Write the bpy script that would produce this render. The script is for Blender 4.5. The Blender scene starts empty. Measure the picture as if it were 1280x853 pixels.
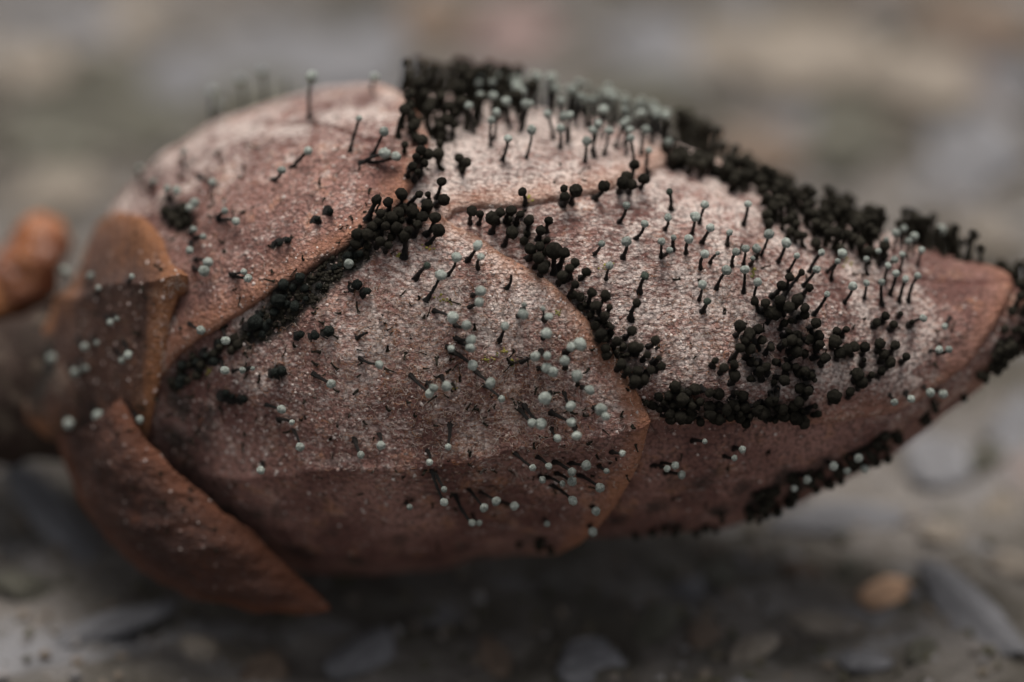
import bpy, math, random
import numpy as np
from mathutils import Vector, Matrix, Quaternion
from mathutils.bvhtree import BVHTree

# ------------------------------------------------------------------ camera, world, sun, exposure
MM = 0.001
TH = math.radians(35.0)            # the lens looks down by this much
DIST = 200.0                       # mm from the lens to the middle of the bud
FPX = 6400.0                       # focal length in pixels of the 1280 px wide photograph
scene = bpy.context.scene
col = scene.collection
FWD = np.array([0, math.cos(TH), -math.sin(TH)])
UP = np.array([0, math.sin(TH), math.cos(TH)])
RT = np.array([1.0, 0, 0])
CAM = -FWD * DIST
cd = bpy.data.cameras.new('camera')
cd.sensor_width = 36.0
cd.lens = FPX / 1280.0 * 36.0
cd.clip_start = 0.005
cd.clip_end = 50.0
cd.dof.use_dof = True
cd.dof.focus_distance = (DIST - 8.6) * MM
cd.dof.aperture_fstop = cd.lens / 12.5       # 12.5 mm wide pupil
cd.dof.aperture_blades = 9
cam = bpy.data.objects.new('camera', cd)
col.objects.link(cam)
cam.location = CAM * MM
cam.rotation_euler = (math.pi / 2 - TH, 0, 0)
scene.camera = cam

SUN_EL, SUN_AZ = math.radians(75), math.radians(4)   # high, behind the bud
w = bpy.data.worlds.new('World')
scene.world = w
w.use_nodes = True
wn = w.node_tree
sky = wn.nodes.new('ShaderNodeTexSky')
sky.sky_type = 'NISHITA'
sky.sun_disc = False
sky.sun_elevation = SUN_EL
sky.sun_rotation = SUN_AZ
sky.air_density = 0.7
sky.dust_density = 2.0
hs = wn.nodes.new('ShaderNodeHueSaturation')      # a thin even overcast: hardly any blue
hs.inputs['Saturation'].default_value = 0.18
wn.links.new(sky.outputs[0], hs.inputs['Color'])
wn.links.new(hs.outputs[0], wn.nodes['Background'].inputs[0])
wn.nodes['Background'].inputs[1].default_value = 0.05
sl = bpy.data.lights.new('sun', 'SUN')
sl.energy = 1.5
sl.angle = math.radians(38)
sl.color = (1.0, 0.96, 0.9)
so = bpy.data.objects.new('sun', sl)
col.objects.link(so)
sd = Vector((math.sin(SUN_AZ) * math.cos(SUN_EL), math.cos(SUN_AZ) * math.cos(SUN_EL), math.sin(SUN_EL)))
so.rotation_euler = sd.to_track_quat('Z', 'Y').to_euler()
scene.view_settings.view_transform = 'Standard'
scene.view_settings.look = 'None'
scene.view_settings.exposure = 1.38
scene.view_settings.gamma = 1.0
scene.render.engine = 'CYCLES'
scene.cycles.max_bounces = 6
scene.cycles.use_denoising = True
scene.cycles.use_adaptive_sampling = False

rng = np.random.default_rng(11)
random.seed(5)

# ------------------------------------------------------------------ numeric helpers (all lengths in mm)
def vnoise(P, seed=0):
    P = np.asarray(P, float)
    I = np.floor(P).astype(np.int64)
    f = P - I
    f = f * f * (3 - 2 * f)
    def h(ix, iy, iz):
        n = (ix * 73856093) ^ (iy * 19349663) ^ (iz * 83492791) ^ (seed * 2654435761 + 1013)
        n = (n ^ (n >> 13)) * 1274126177 & 0xffffffff
        n = (n ^ (n >> 16)) & 0xffff
        return n / 32767.5 - 1.0
    x, y, z = I[..., 0], I[..., 1], I[..., 2]
    def L(a, b, t): return a + (b - a) * t
    c00 = L(h(x, y, z), h(x + 1, y, z), f[..., 0]); c10 = L(h(x, y + 1, z), h(x + 1, y + 1, z), f[..., 0])
    c01 = L(h(x, y, z + 1), h(x + 1, y, z + 1), f[..., 0]); c11 = L(h(x, y + 1, z + 1), h(x + 1, y + 1, z + 1), f[..., 0])
    return L(L(c00, c10, f[..., 1]), L(c01, c11, f[..., 1]), f[..., 2])

def fbm(P, seed=0, octaves=3):
    s, a = 0, 1.0
    for k in range(octaves):
        s = s + a * vnoise(np.asarray(P) * 2.03 ** k, seed + k); a *= 0.5
    return s

YAW = 0.16     # mm of depth per mm along the bud: the tip end lies nearer the lens
def unproj(px, py, s):
    """point on the ray through a photograph pixel, s mm beyond the plane through the bud's middle"""
    s = s - YAW * (px - 640) / 32.0
    d = (DIST + s) / FPX
    return RT * ((px - 640) * d) + UP * ((426.5 - py) * d) + FWD * s

def raydir(px, py):
    v = RT * (px - 640) + UP * (426.5 - py) + FWD * FPX
    return v / np.linalg.norm(v)

def project(P):
    P = np.asarray(P, float)
    q = P - CAM
    z = q @ FWD
    return 640 + FPX * (q @ RT) / z, 426.5 - FPX * (q @ UP) / z

def mesh_np(name, V, F, smooth=True):
    """V in mm; F an (n,4) or (n,3) index array"""
    me = bpy.data.meshes.new(name)
    V = np.ascontiguousarray(np.asarray(V, np.float32) * MM)
    F = np.ascontiguousarray(np.asarray(F, np.int32))
    n, k = F.shape
    me.vertices.add(len(V)); me.vertices.foreach_set('co', V.ravel())
    me.loops.add(n * k); me.loops.foreach_set('vertex_index', F.ravel())
    me.polygons.add(n); me.polygons.foreach_set('loop_start', np.arange(0, n * k, k, dtype=np.int32))
    me.polygons.foreach_set('use_smooth', np.full(n, smooth))
    me.update(calc_edges=True)
    return me

def attr(me, name, vals):
    a = me.attributes.new(name, 'FLOAT', 'POINT')
    a.data.foreach_set('value', np.ascontiguousarray(vals, np.float32).ravel())

def obj(name, me, mat=None, parent=None, **props):
    o = bpy.data.objects.new(name, me)
    col.objects.link(o)
    if mat is not None and me is not None and not me.materials:
        me.materials.append(mat)
    if parent is not None:
        o.parent = parent
    for k, v in props.items():
        o[k] = v
    return o

def grid_faces(nu, nv, wrap=False):
    i = np.arange(nu - 1)[:, None]
    j = np.arange(nv if wrap else nv - 1)[None, :]
    j2 = (j + 1) % nv
    return np.stack([i * nv + j, i * nv + j2, (i + 1) * nv + j2, (i + 1) * nv + j], -1).reshape(-1, 4)

def ico(sub):
    import bmesh
    bm = bmesh.new()
    bmesh.ops.create_icosphere(bm, subdivisions=sub, radius=1.0)
    V = np.array([v.co[:] for v in bm.verts]); F = np.array([[v.index for v in f.verts] for f in bm.faces])
    bm.free()
    return V, F

# ------------------------------------------------------------------ materials
def new_mat(name, rough=0.8, spec=0.3):
    m = bpy.data.materials.new(name)
    m.use_nodes = True
    b = m.node_tree.nodes['Principled BSDF']
    b.inputs['Roughness'].default_value = rough
    b.inputs['Specular IOR Level'].default_value = spec
    return m, m.node_tree, b

class N:
    """small node-graph helper"""
    def __init__(s, nt): s.nt = nt
    def add(s, t, **kw):
        n = s.nt.nodes.new(t)
        for k, v in kw.items(): setattr(n, k, v)
        return n
    def link(s, a, b): s.nt.links.new(a, b)
    def inp(s, sock, v):
        if hasattr(v, 'is_output'): s.link(v, sock)
        else: sock.default_value = v
    def coords(s): return s.add('ShaderNodeTexCoord').outputs['Object']
    def noise(s, vec, scale, detail=3, rough=0.55, dist=0.0):
        n = s.add('ShaderNodeTexNoise'); s.link(vec, n.inputs['Vector'])
        n.inputs['Scale'].default_value = scale; n.inputs['Detail'].default_value = detail
        n.inputs['Roughness'].default_value = rough; n.inputs['Distortion'].default_value = dist
        return n.outputs['Fac']
    def voro(s, vec, scale, feature='F1', out='Distance'):
        n = s.add('ShaderNodeTexVoronoi', feature=feature); s.link(vec, n.inputs['Vector'])
        n.inputs['Scale'].default_value = scale
        return n.outputs[out]
    def stretch(s, vec, sc):
        n = s.add('ShaderNodeMapping'); s.link(vec, n.inputs['Vector']); n.inputs['Scale'].default_value = sc
        return n.outputs[0]
    def ramp(s, v, a, b, lo=0.0, hi=1.0):
        n = s.add('ShaderNodeMapRange'); n.interpolation_type = 'SMOOTHSTEP'
        s.inp(n.inputs['Value'], v)
        n.inputs['From Min'].default_value = a; n.inputs['From Max'].default_value = b
        n.inputs['To Min'].default_value = lo; n.inputs['To Max'].default_value = hi
        return n.outputs[0]
    def math(s, op, a, b=0.0):
        n = s.add('ShaderNodeMath', operation=op)
        s.inp(n.inputs[0], a); s.inp(n.inputs[1], b)
        return n.outputs[0]
    def mix(s, f, a, b):
        n = s.add('ShaderNodeMix', data_type='RGBA')
        s.inp(n.inputs['Factor'], f)
        for sock, v in ((n.inputs['A'], a), (n.inputs['B'], b)):
            if hasattr(v, 'is_output'): s.link(v, sock)
            else: sock.default_value = (*v, 1)
        return n.outputs['Result']
    def attr(s, name):
        return s.add('ShaderNodeAttribute', attribute_name=name).outputs['Fac']
    def bump(s, h, dist, strength=1.0, normal=None):
        n = s.add('ShaderNodeBump'); s.link(h, n.inputs['Height'])
        n.inputs['Distance'].default_value = dist; n.inputs['Strength'].default_value = strength
        if normal is not None: s.link(normal, n.inputs['Normal'])
        return n.outputs[0]

def scale_material(name, c_dark, c_mid, c_warm, c_bloom, c_edge, blo=0.32, bhi=0.95):
    m, nt, b = new_mat(name, 0.62, 0.26)
    g = N(nt); P = g.coords()
    margin, bloom, rib, soot_shade, orange = g.attr('margin'), g.attr('bloom'), g.attr('rib'), g.attr('soot_shade'), g.attr('orange')
    n1 = g.noise(P, 240, 4, 0.62)
    n2 = g.noise(P, 950, 5, 0.68)
    n3 = g.noise(g.stretch(P, (0.5, 1, 1)), 6500, 4, 0.75)
    n4 = g.noise(P, 480, 4, 0.6, 0.8)
    c = g.mix(g.ramp(n1, 0.36, 0.64), c_dark, c_mid)
    c = g.mix(g.math('MULTIPLY', g.ramp(n2, 0.52, 0.70), 0.6), c, c_warm)
    # waxy bloom: pale film, patchy and granular
    bf = g.math('ADD', bloom, g.math('MULTIPLY', g.math('SUBTRACT', n4, 0.5), 1.3))
    bf = g.math('ADD', bf, g.math('MULTIPLY', g.math('SUBTRACT', n2, 0.5), 0.9))
    bf = g.math('ADD', bf, g.math('MULTIPLY', g.math('SUBTRACT', n3, 0.5), 2.0))
    c = g.mix(g.ramp(bf, blo, bhi), c, c_bloom)
    # lengthwise fibres, darker and paler, and scattered dark decay
    fib = g.noise(g.stretch(P, (0.10, 1, 1)), 2600, 4, 0.7, 0.5)
    c = g.mix(g.ramp(fib, 0.53, 0.70, 0, 0.5), c, c_dark)
    c = g.mix(g.ramp(fib, 0.42, 0.30, 0, 0.28), c, c_bloom)
    fleck = g.math('MULTIPLY', g.ramp(g.noise(P, 1700, 4, 0.7, 0.6), 0.585, 0.68), g.ramp(n1, 0.40, 0.58))
    c = g.mix(g.math('MULTIPLY', fleck, 0.75), c, (0.045, 0.026, 0.022))
    # fine dark pits and pale grains
    v = g.voro(P, 6500)
    c = g.mix(g.ramp(v, 0.45, 0.8, 0, 0.6), c, (0.050, 0.028, 0.024))
    v2 = g.voro(P, 2600)
    grain = g.math('MULTIPLY', g.ramp(v2, 0.10, 0.24, 1, 0), g.ramp(g.noise(P, 700, 2), 0.45, 0.62))
    c = g.mix(g.math('MULTIPLY', grain, 0.6), c, (0.60, 0.49, 0.44))
    # thin margins are orange brown, the rib reddish
    mf = g.ramp(g.math('ADD', margin, g.math('MULTIPLY', g.math('SUBTRACT', n1, 0.5), 2.6)), -0.1, 1.5, 0.95, 0)
    mf = g.math('MULTIPLY', mf, orange)
    c = g.mix(g.math('MULTIPLY', mf, g.ramp(n3, 0.3, 0.7, 0.6, 1)), c, c_edge)
    c = g.mix(rib, c, (0.10, 0.030, 0.024))
    # black mycelium where the pins crowd, soot smudges, and shade painted on the underside
    sf = g.math('ADD', soot_shade, g.math('MULTIPLY', g.math('SUBTRACT', n2, 0.5), 1.2))
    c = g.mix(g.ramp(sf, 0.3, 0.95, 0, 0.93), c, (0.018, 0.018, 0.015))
    g.link(c, b.inputs['Base Color'])
    h = g.math('ADD', g.math('MULTIPLY', n3, 0.8), g.math('MULTIPLY', v, -0.5))
    h = g.math('ADD', h, g.math('MULTIPLY', grain, 0.4))
    h = g.math('ADD', h, g.math('MULTIPLY', fib, 0.9))
    nb = g.bump(n2, 0.00040, 0.8)
    g.link(g.bump(h, 0.00016, 1.0, nb), b.inputs['Normal'])
    return m

def simple_mat(name, cols, scale, rough=0.85, spec=0.2, bump=0.00008, bscale=None, detail=4, thresh=(0.35, 0.68)):
    m, nt, b = new_mat(name, rough, spec)
    g = N(nt); P = g.coords()
    n = g.noise(P, scale, detail, 0.62)
    c = g.mix(g.ramp(n, *thresh), cols[0], cols[1])
    if len(cols) > 2:
        c = g.mix(g.ramp(g.noise(P, scale * 3.3, 3), 0.5, 0.72), c, cols[2])
    g.link(c, b.inputs['Base Color'])
    g.link(g.bump(g.noise(P, bscale or scale * 2, 5, 0.7), bump), b.inputs['Normal'])
    return m

def head_material(name, base, dark, frost, amount):
    """object coordinates of a head run -1..1 mm, scaled by the object"""
    m, nt, b = new_mat(name, 0.95, 0.08)
    g = N(nt); P = g.coords()
    oi = g.add('ShaderNodeObjectInfo')
    off = g.add('ShaderNodeVectorMath', operation='ADD')
    sc = g.add('ShaderNodeVectorMath', operation='SCALE'); sc.inputs['Scale'].default_value = 0.05
    g.link(oi.outputs['Location'], sc.inputs[0])
    sc.inputs['Scale'].default_value = 3.0
    g.link(P, off.inputs[0]); g.link(sc.outputs[0], off.inputs[1])
    Q = off.outputs[0]
    v = g.voro(Q, 5200, 'DISTANCE_TO_EDGE')
    n = g.noise(Q, 1500, 3)
    c = g.mix(g.ramp(n, 0.3, 0.7), dark, base)
    c = g.mix(g.ramp(v, 0.02, 0.16, 0.55, 0), c, dark)
    c = g.mix(g.math('MULTIPLY', g.ramp(g.noise(Q, 6000, 3, 0.7), 0.52, 0.72), amount), c, frost)
    tone = g.ramp(oi.outputs['Random'], 0, 1, 0.68, 1.15)
    mul = g.add('ShaderNodeVectorMath', operation='SCALE'); g.link(c, mul.inputs[0]); g.link(tone, mul.inputs['Scale'])
    g.link(mul.outputs[0], b.inputs['Base Color'])
    g.link(g.bump(g.noise(Q, 7000, 4, 0.75), 0.00025, 0.8), b.inputs['Normal'])
    return m

M_SCALE = scale_material('bud_scale_skin', (0.165, 0.074, 0.060), (0.350, 0.185, 0.150), (0.44, 0.205, 0.105), (0.67, 0.555, 0.500), (0.44, 0.185, 0.090))
M_RUST = scale_material('rusty_bract_skin', (0.042, 0.017, 0.012), (0.088, 0.036, 0.023), (0.125, 0.043, 0.022), (0.20, 0.145, 0.115), (0.20, 0.070, 0.033), 0.4, 1.2)
M_DRY = scale_material('dry_bract_skin', (0.055, 0.026, 0.018), (0.125, 0.058, 0.038), (0.18, 0.074, 0.034), (0.30, 0.245, 0.195), (0.46, 0.185, 0.070), 0.35, 1.1)
M_PALE = head_material('pale_spore_head', (0.66, 0.69, 0.625), (0.29, 0.325, 0.28), (0.80, 0.82, 0.765), 0.6)
M_MID = head_material('grey_green_spore_head', (0.13, 0.155, 0.125), (0.050, 0.060, 0.048), (0.28, 0.34, 0.28), 0.35)
M_DARK = head_material('dark_spore_head', (0.036, 0.031, 0.023), (0.017, 0.015, 0.011), (0.075, 0.070, 0.053), 0.45)
M_LUMP = head_material('frosted_dark_lump', (0.030, 0.034, 0.029), (0.012, 0.014, 0.012), (0.16, 0.18, 0.16), 0.55)
M_STALK = simple_mat('black_stalk', ((0.010, 0.009, 0.008), (0.026, 0.021, 0.018)), 900, 0.6, 0.25, 0.0002, 3000)

# ------------------------------------------------------------------ shape of the bud: a spindle of stacked round sections
OUT = np.array([  # photo column, upper outline, lower outline
    (-20, 470, 545), (40, 428, 562), (80, 362, 590), (110, 298, 612), (150, 238, 640), (200, 187, 668), (270, 146, 700), (340, 120, 722),
    (400, 106, 732), (470, 100, 735), (560, 104, 722), (640, 114, 708), (720, 130, 712), (800, 153, 710),
    (900, 190, 694), (1000, 230, 660), (1100, 271, 610), (1150, 290, 574), (1200, 309, 530), (1260, 330, 470), (1310, 355, 445), (1350, 382, 425), (1366, 402, 406)], float)
XS = np.linspace(-22, 24, 920)
_x = (OUT[:, 0] - 640) / 32.0
def _sm(y, k=13):
    ker = np.hanning(k); ker /= ker.sum()
    return np.convolve(np.pad(y, k // 2, mode='edge'), ker, 'valid')
RAD = _sm(np.interp(XS, _x, (OUT[:, 2] - OUT[:, 1]) / 64.0))
ZC = _sm(np.interp(XS, _x, (426.5 - (OUT[:, 2] + OUT[:, 1]) / 2) / 32.0))
ENV = 1.05          # the outline above is this far outside the core
def Rc(x): return np.maximum(np.interp(x, XS, RAD) * 0.985 - ENV * np.clip(np.interp(x, XS, RAD) / 4, 0.15, 1), 0.05)
def Cz(x): return np.interp(x, XS, ZC)
def bodypt(x, phi, off):
    """phi: radians round the axis, 0 towards the lens, + upwards; off: mm above the core"""
    x = np.asarray(x, float); r = Rc(x) + off
    n = (-FWD)[None, :] * np.cos(phi)[..., None] + UP[None, :] * np.sin(phi)[..., None]
    P = n * r[..., None]
    P[..., 0] += x
    P += UP * Cz(x)[..., None] - FWD * (YAW * x)[..., None]
    return P
def surf(px, py, off):
    """(x, phi) of the visible bud surface seen at a photograph pixel"""
    x = (px - 640) / 32.0; v = (426.5 - py) / 32.0
    for _ in range(30):
        s = np.clip((v - Cz(x)) / (Rc(x) + off), -0.999, 0.999)
        phi = math.asin(s)
        P = bodypt(np.array([x]), np.array([phi]), off)[0]
        qx, qy = project(P)
        x += (px - qx) / 34.0; v += (qy - py) / 34.0
    return x, phi

bud = obj('flower_bud', None, label='dusty red-brown flower bud with overlapping scales lying on the soil', category='flower bud')
bud.location = (0, 0, 0)
ALLV, ALLF, SCALES = [], [], []
_nv = 0
def remember(V, F):
    global _nv
    F = np.asarray(F)
    if F.shape[1] == 4:
        F = np.concatenate([F[:, [0, 1, 2]], F[:, [0, 2, 3]]])
    ALLV.append(V); ALLF.append(F + _nv); _nv += len(V)

def curve_fn(pts, off):
    """pts: ('p', px, py) seen margin points or ('a', px, degrees) hidden ones -> sorted (x, phi)"""
    out = []
    for k, a, c in pts:
        out.append(surf(a, c, off) if k == 'p' else ((a - 640) / 32.0, math.radians(c)))
    out.sort()
    return np.array(out)

def bud_scale(label, off, lo, hi, seed, bloom, orange=1.0, ribs=None, keel=0.0, rib_w=0.25, rib_col=0.0, step=0.075, lift=0.0, wav=0.13, bloomfn=None, name='bud_scale', mat=None, ragged=0.10):
    L, H = curve_fn(lo, off), curve_fn(hi, off)
    x0, x1 = max(L[0, 0], H[0, 0]), min(L[-1, 0], H[-1, 0])
    xd = np.linspace(x0, x1, 4000)
    def ip(C):
        y = np.interp(xd, C[:, 0], C[:, 1])
        k = 161; ker = np.hanning(k); ker /= ker.sum()
        # smooth, but keep the last stretch so that the tip still closes
        ys = np.convolve(np.pad(y, k // 2, mode='edge'), ker, 'valid')
        wgt = np.clip((x1 - xd) / (0.02 * (x1 - x0)) - 0.2, 0, 1)
        return y * (1 - wgt) + ys * wgt
    lod, hid = ip(L), ip(H)
    R = Rc(xd) + off
    q = np.stack([xd * 0 + 7.7 * seed, xd, xd * 0], -1)
    lod = lod + ragged * (fbm(q * 0.9, seed) + 0.35 * fbm(q * 5, seed + 3)) / R; hid = hid + ragged * (fbm(q * 0.9 + 31, seed) + 0.35 * fbm(q * 5 + 9, seed + 3)) / R
    ds = np.sqrt(np.gradient(xd) ** 2 + (np.gradient(lod) * R) ** 2 * 0.5 + (np.gradient(hid) * R) ** 2 * 0.5)
    s = np.concatenate([[0], np.cumsum(ds)[:-1]])
    nu = int(s[-1] / step)
    xs = np.interp(np.linspace(0, s[-1], nu), s, xd)
    lo_, hi_ = np.interp(xs, xd, lod), np.interp(xs, xd, hid)
    hi_ = np.maximum(hi_, lo_ + 0.002)
    nv = int(np.max((hi_ - lo_) * (Rc(xs) + off)) / step)
    t = np.linspace(0, 1, nv)
    t = 0.5 - 0.5 * np.cos(np.pi * t) * (1 - 0.0) if False else t
    PH = lo_[:, None] + (hi_ - lo_)[:, None] * t[None, :]
    X = np.repeat(xs[:, None], nv, 1)
    Rr = Rc(X) + off
    sl_lo = np.interp(xs, xd, np.gradient(lod, xd) * R); sl_hi = np.interp(xs, xd, np.gradient(hid, xd) * R)
    dlo = (PH - lo_[:, None]) * Rr / np.sqrt(1 + sl_lo ** 2)[:, None]
    dhi = (hi_[:, None] - PH) * Rr / np.sqrt(1 + sl_hi ** 2)[:, None]
    d = np.minimum(np.minimum(dlo, dhi), (x1 - X) + 0.02)
    wd = 0.42
    e = np.clip(1 - d / wd, 0, 1)
    h = off - 0.30 * (1 - np.sqrt(np.clip(1 - e * e, 0, 1)))
    h = h + lift * np.exp(-d / 1.2)
    B = bodypt(X, PH, h)
    fade = np.clip(d / 0.5, 0.25, 1)
    n_lo = fbm(B * 0.33, seed, 3); n_md = fbm(B * np.array([1.1, 1.8, 1.8]), seed + 9, 2); n_hi = fbm(B * 5.0, seed + 21, 2)
    h = h + fade * (wav * n_lo + 0.030 * n_md + 0.016 * n_hi)
    rib = np.zeros_like(h)
    if ribs is not None:
        C = curve_fn(ribs, off)
        pm = np.interp(xs, C[:, 0], C[:, 1])[:, None]
        inside = np.clip((xs - C[0, 0]) / 2.0, 0, 1)[:, None] * np.clip((C[-1, 0] + 0.4 - xs) / 0.4, 0, 1)[:, None]
        wob = 0.07 * fbm(np.stack([X * 0.7, X * 0, X * 0], -1), seed + 5)
        dist = (PH - pm) * Rr + wob
        if keel > 0:
            h = h + inside * keel * np.exp(-np.abs(dist) / rib_w) * (1 if rib_w > .5 else fade)
        else:
            h = h + inside * keel * np.exp(-(dist / rib_w) ** 2)
        rib = rib_col * inside * np.exp(-(dist / (0.16)) ** 2) * np.clip(0.6 + 0.9 * n_md, 0, 1)
    V = bodypt(X, PH, h)
    # skirts: the margin turns in and runs down to the scale below
    parts = [bodypt(xs, lo_, np.full(nu, off - 0.95)), bodypt(xs, lo_, h[:, 0] - 0.22)]
    parts2 = [bodypt(xs, hi_, h[:, -1] - 0.22), bodypt(xs, hi_, np.full(nu, off - 0.95))]
    V = np.concatenate([np.stack(parts, 1), V, np.stack(parts2, 1)], 1)
    def ext(A, v=None):
        a0 = A[:, :1] if v is None else np.full_like(A[:, :1], v)
        a1 = A[:, -1:] if v is None else np.full_like(A[:, :1], v)
        return np.concatenate([a0, a0, A, a1, a1], 1)
    F = grid_faces(nu, nv + 4)
    V = V.reshape(-1, 3)
    me = mesh_np(name, V, F)
    attr(me, 'margin', ext(d, 0.0)); attr(me, 'rib', ext(rib))
    bl = np.full_like(h, bloom) if bloomfn is None else bloomfn(X, PH, bloom)
    attr(me, 'bloom', ext(bl)); attr(me, 'orange', np.full(len(V), orange))
    o = obj(name, me, mat or M_SCALE, bud, label=label)
    remember(V, F)
    SCALES.append((me, ext(X).ravel(), ext(PH).ravel(), label))
    return o

def px(c): return (c - 640) / 32.0

# core under the scales
xs = np.linspace(px(-16), px(1364), 160); ph = np.linspace(0, 2 * np.pi, 96, endpoint=False)
X, PH = np.meshgrid(xs, ph, indexing='ij')
V = bodypt(X, PH, -0.25 + 0.1 * fbm(bodypt(X, PH, np.zeros_like(X)) * 0.8, 3)).reshape(-1, 3); F = grid_faces(len(xs), len(ph), True)
me = mesh_np('inner_scales', V, F)
for a, v in (('margin', 2.0), ('rib', 0.0), ('bloom', 0.1), ('orange', 0.3)): attr(me, a, np.full(len(V), v))
obj('bud_core', me, M_SCALE, bud); remember(V, F); SCALES.append((me, X.ravel(), PH.ravel(), 'core'))

bud_scale('dark lowest scale on the underside of the bud', 0.05,
    [('a', 480, -165), ('a', 900, -150), ('a', 1080, -135), ('a', 1180, -110), ('a', 1225, -80), ('p', 1236, 480)],
    [('a', 480, 0), ('a', 900, -10), ('a', 1080, -14), ('a', 1190, -18), ('p', 1228, 458), ('p', 1236, 480)], 51, 0.0, 0.5)
bud_scale('small pink inner scale at the tip of the bud', 0.02,
    [('a', 1050, -60), ('a', 1200, -60), ('a', 1270, -45), ('a', 1330, -20), ('a', 1358, 0)],
    [('a', 1050, 40), ('a', 1200, 50), ('a', 1270, 45), ('a', 1330, 25), ('a', 1358, 0)], 52, 0.45, 0.7)
bud_scale('pale pink-grey scale with red tip running to the point of the bud', 0.42,
    [('a', 500, -32), ('a', 700, -30), ('p', 820, 527), ('p', 900, 530), ('p', 1000, 531), ('p', 1100, 525), ('p', 1150, 507), ('p', 1210, 463), ('p', 1243, 415), ('p', 1260, 382), ('p', 1269, 350)],
    [('a', 500, 55), ('a', 800, 85), ('a', 1000, 105), ('a', 1150, 108), ('a', 1210, 95), ('a', 1245, 75), ('p', 1262, 337), ('p', 1269, 350)],
    53, 0.62, 0.4, ribs=[('p', 1060, 352), ('p', 1130, 354), ('p', 1200, 352), ('p', 1268, 350)], keel=-0.10, rib_w=0.14, rib_col=0.75,
    bloomfn=lambda X, PH, b: b - 0.60 * np.clip((X - px(1120)) / 3.0, 0, 1) - 0.12 * np.clip((-0.1 - PH) / 0.4, 0, 1))
bud_scale('pale pink scale on top of the bud bearing rows of pins', 0.72,
    [('a', 300, -5), ('a', 400, 0), ('a', 500, 14), ('p', 570, 259), ('p', 640, 256), ('p', 700, 246), ('p', 760, 231), ('p', 800, 216), ('p', 850, 195), ('a', 900, 76), ('a', 925, 90), ('a', 932, 100)],
    [('a', 300, 165), ('a', 600, 155), ('a', 800, 135), ('a', 900, 118), ('a', 932, 100)], 54, 0.78, 0.55, wav=0.10)
bud_scale('red-brown front scale with a keel ending in a small red point', 0.78,
    [('a', 150, -120), ('a', 450, -112), ('a', 600, -96), ('a', 700, -80), ('p', 768, 640), ('p', 800, 585), ('p', 808, 545), ('p', 813, 526)],
    [('a', 150, 48), ('a', 350, 45), ('a', 470, 38), ('p', 560, 272), ('p', 620, 308), ('p', 690, 352), ('p', 740, 402), ('p', 775, 450), ('p', 800, 498), ('p', 813, 526)],
    55, 0.36, 0.9, ribs=[('p', 230, 588), ('p', 400, 582), ('p', 600, 568), ('p', 720, 548), ('p', 813, 526)], keel=0.42, rib_w=0.85, rib_col=0.4,
    bloomfn=lambda X, PH, b: b + 0.30 * np.exp(-(((X - px(590)) / 5.5) ** 2 + ((PH - 0.10) / 0.55) ** 2)) - 0.25 * np.clip((-0.42 - PH) / 0.25, 0, 1))
bud_scale('red-brown upper scale with a broad rounded orange tip', 1.15,
    [('a', 95, -30), ('p', 200, 472), ('p', 240, 432), ('p', 330, 371), ('p', 430, 311), ('p', 470, 281), ('p', 505, 245), ('p', 526, 205), ('p', 537, 168)],
    [('a', 95, 120), ('a', 300, 108), ('a', 400, 98), ('a', 455, 90), ('a', 495, 78), ('a', 518, 68), ('a', 532, 58), ('p', 537, 168)],
    56, 0.27, 0.55, ribs=[('p', 270, 160), ('p', 330, 150), ('p', 390, 152), ('p', 440, 168), ('p', 490, 186), ('p', 536, 176)], keel=-0.12, rib_w=0.16, rib_col=0.8,
    bloomfn=lambda X, PH, b: b + 0.35 * np.clip((PH - 0.62) / 0.35, 0, 1))
# short keeled bract clasping the base
bud_scale('short orange-brown bract with a raised keel clasping the bud base', 1.38,
    [('a', 10, -8), ('a', 60, -38), ('a', 110, -55), ('p', 150, 600), ('p', 186, 545), ('p', 196, 500), ('p', 207, 440), ('p', 213, 395), ('p', 224, 366), ('p', 236, 352)],
    [('a', 10, 28), ('a', 50, 46), ('a', 85, 54), ('p', 122, 272), ('p', 160, 264), ('p', 190, 277), ('p', 205, 300), ('p', 211, 325), ('p', 222, 343), ('p', 236, 352)],
    57, 0.14, 0.62, ribs=[('p', 20, 408), ('p', 100, 390), ('p', 180, 366), ('p', 237, 352)], keel=0.95, rib_w=0.9, rib_col=0.0, step=0.06, name='bract', wav=0.26, ragged=0.2, mat=M_DRY,
    bloomfn=lambda X, PH, b: b + 0.55 * np.clip((px(150) - X) / 3.5, 0, 1) * np.exp(-((PH - 0.1) / 0.35) ** 2))

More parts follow.
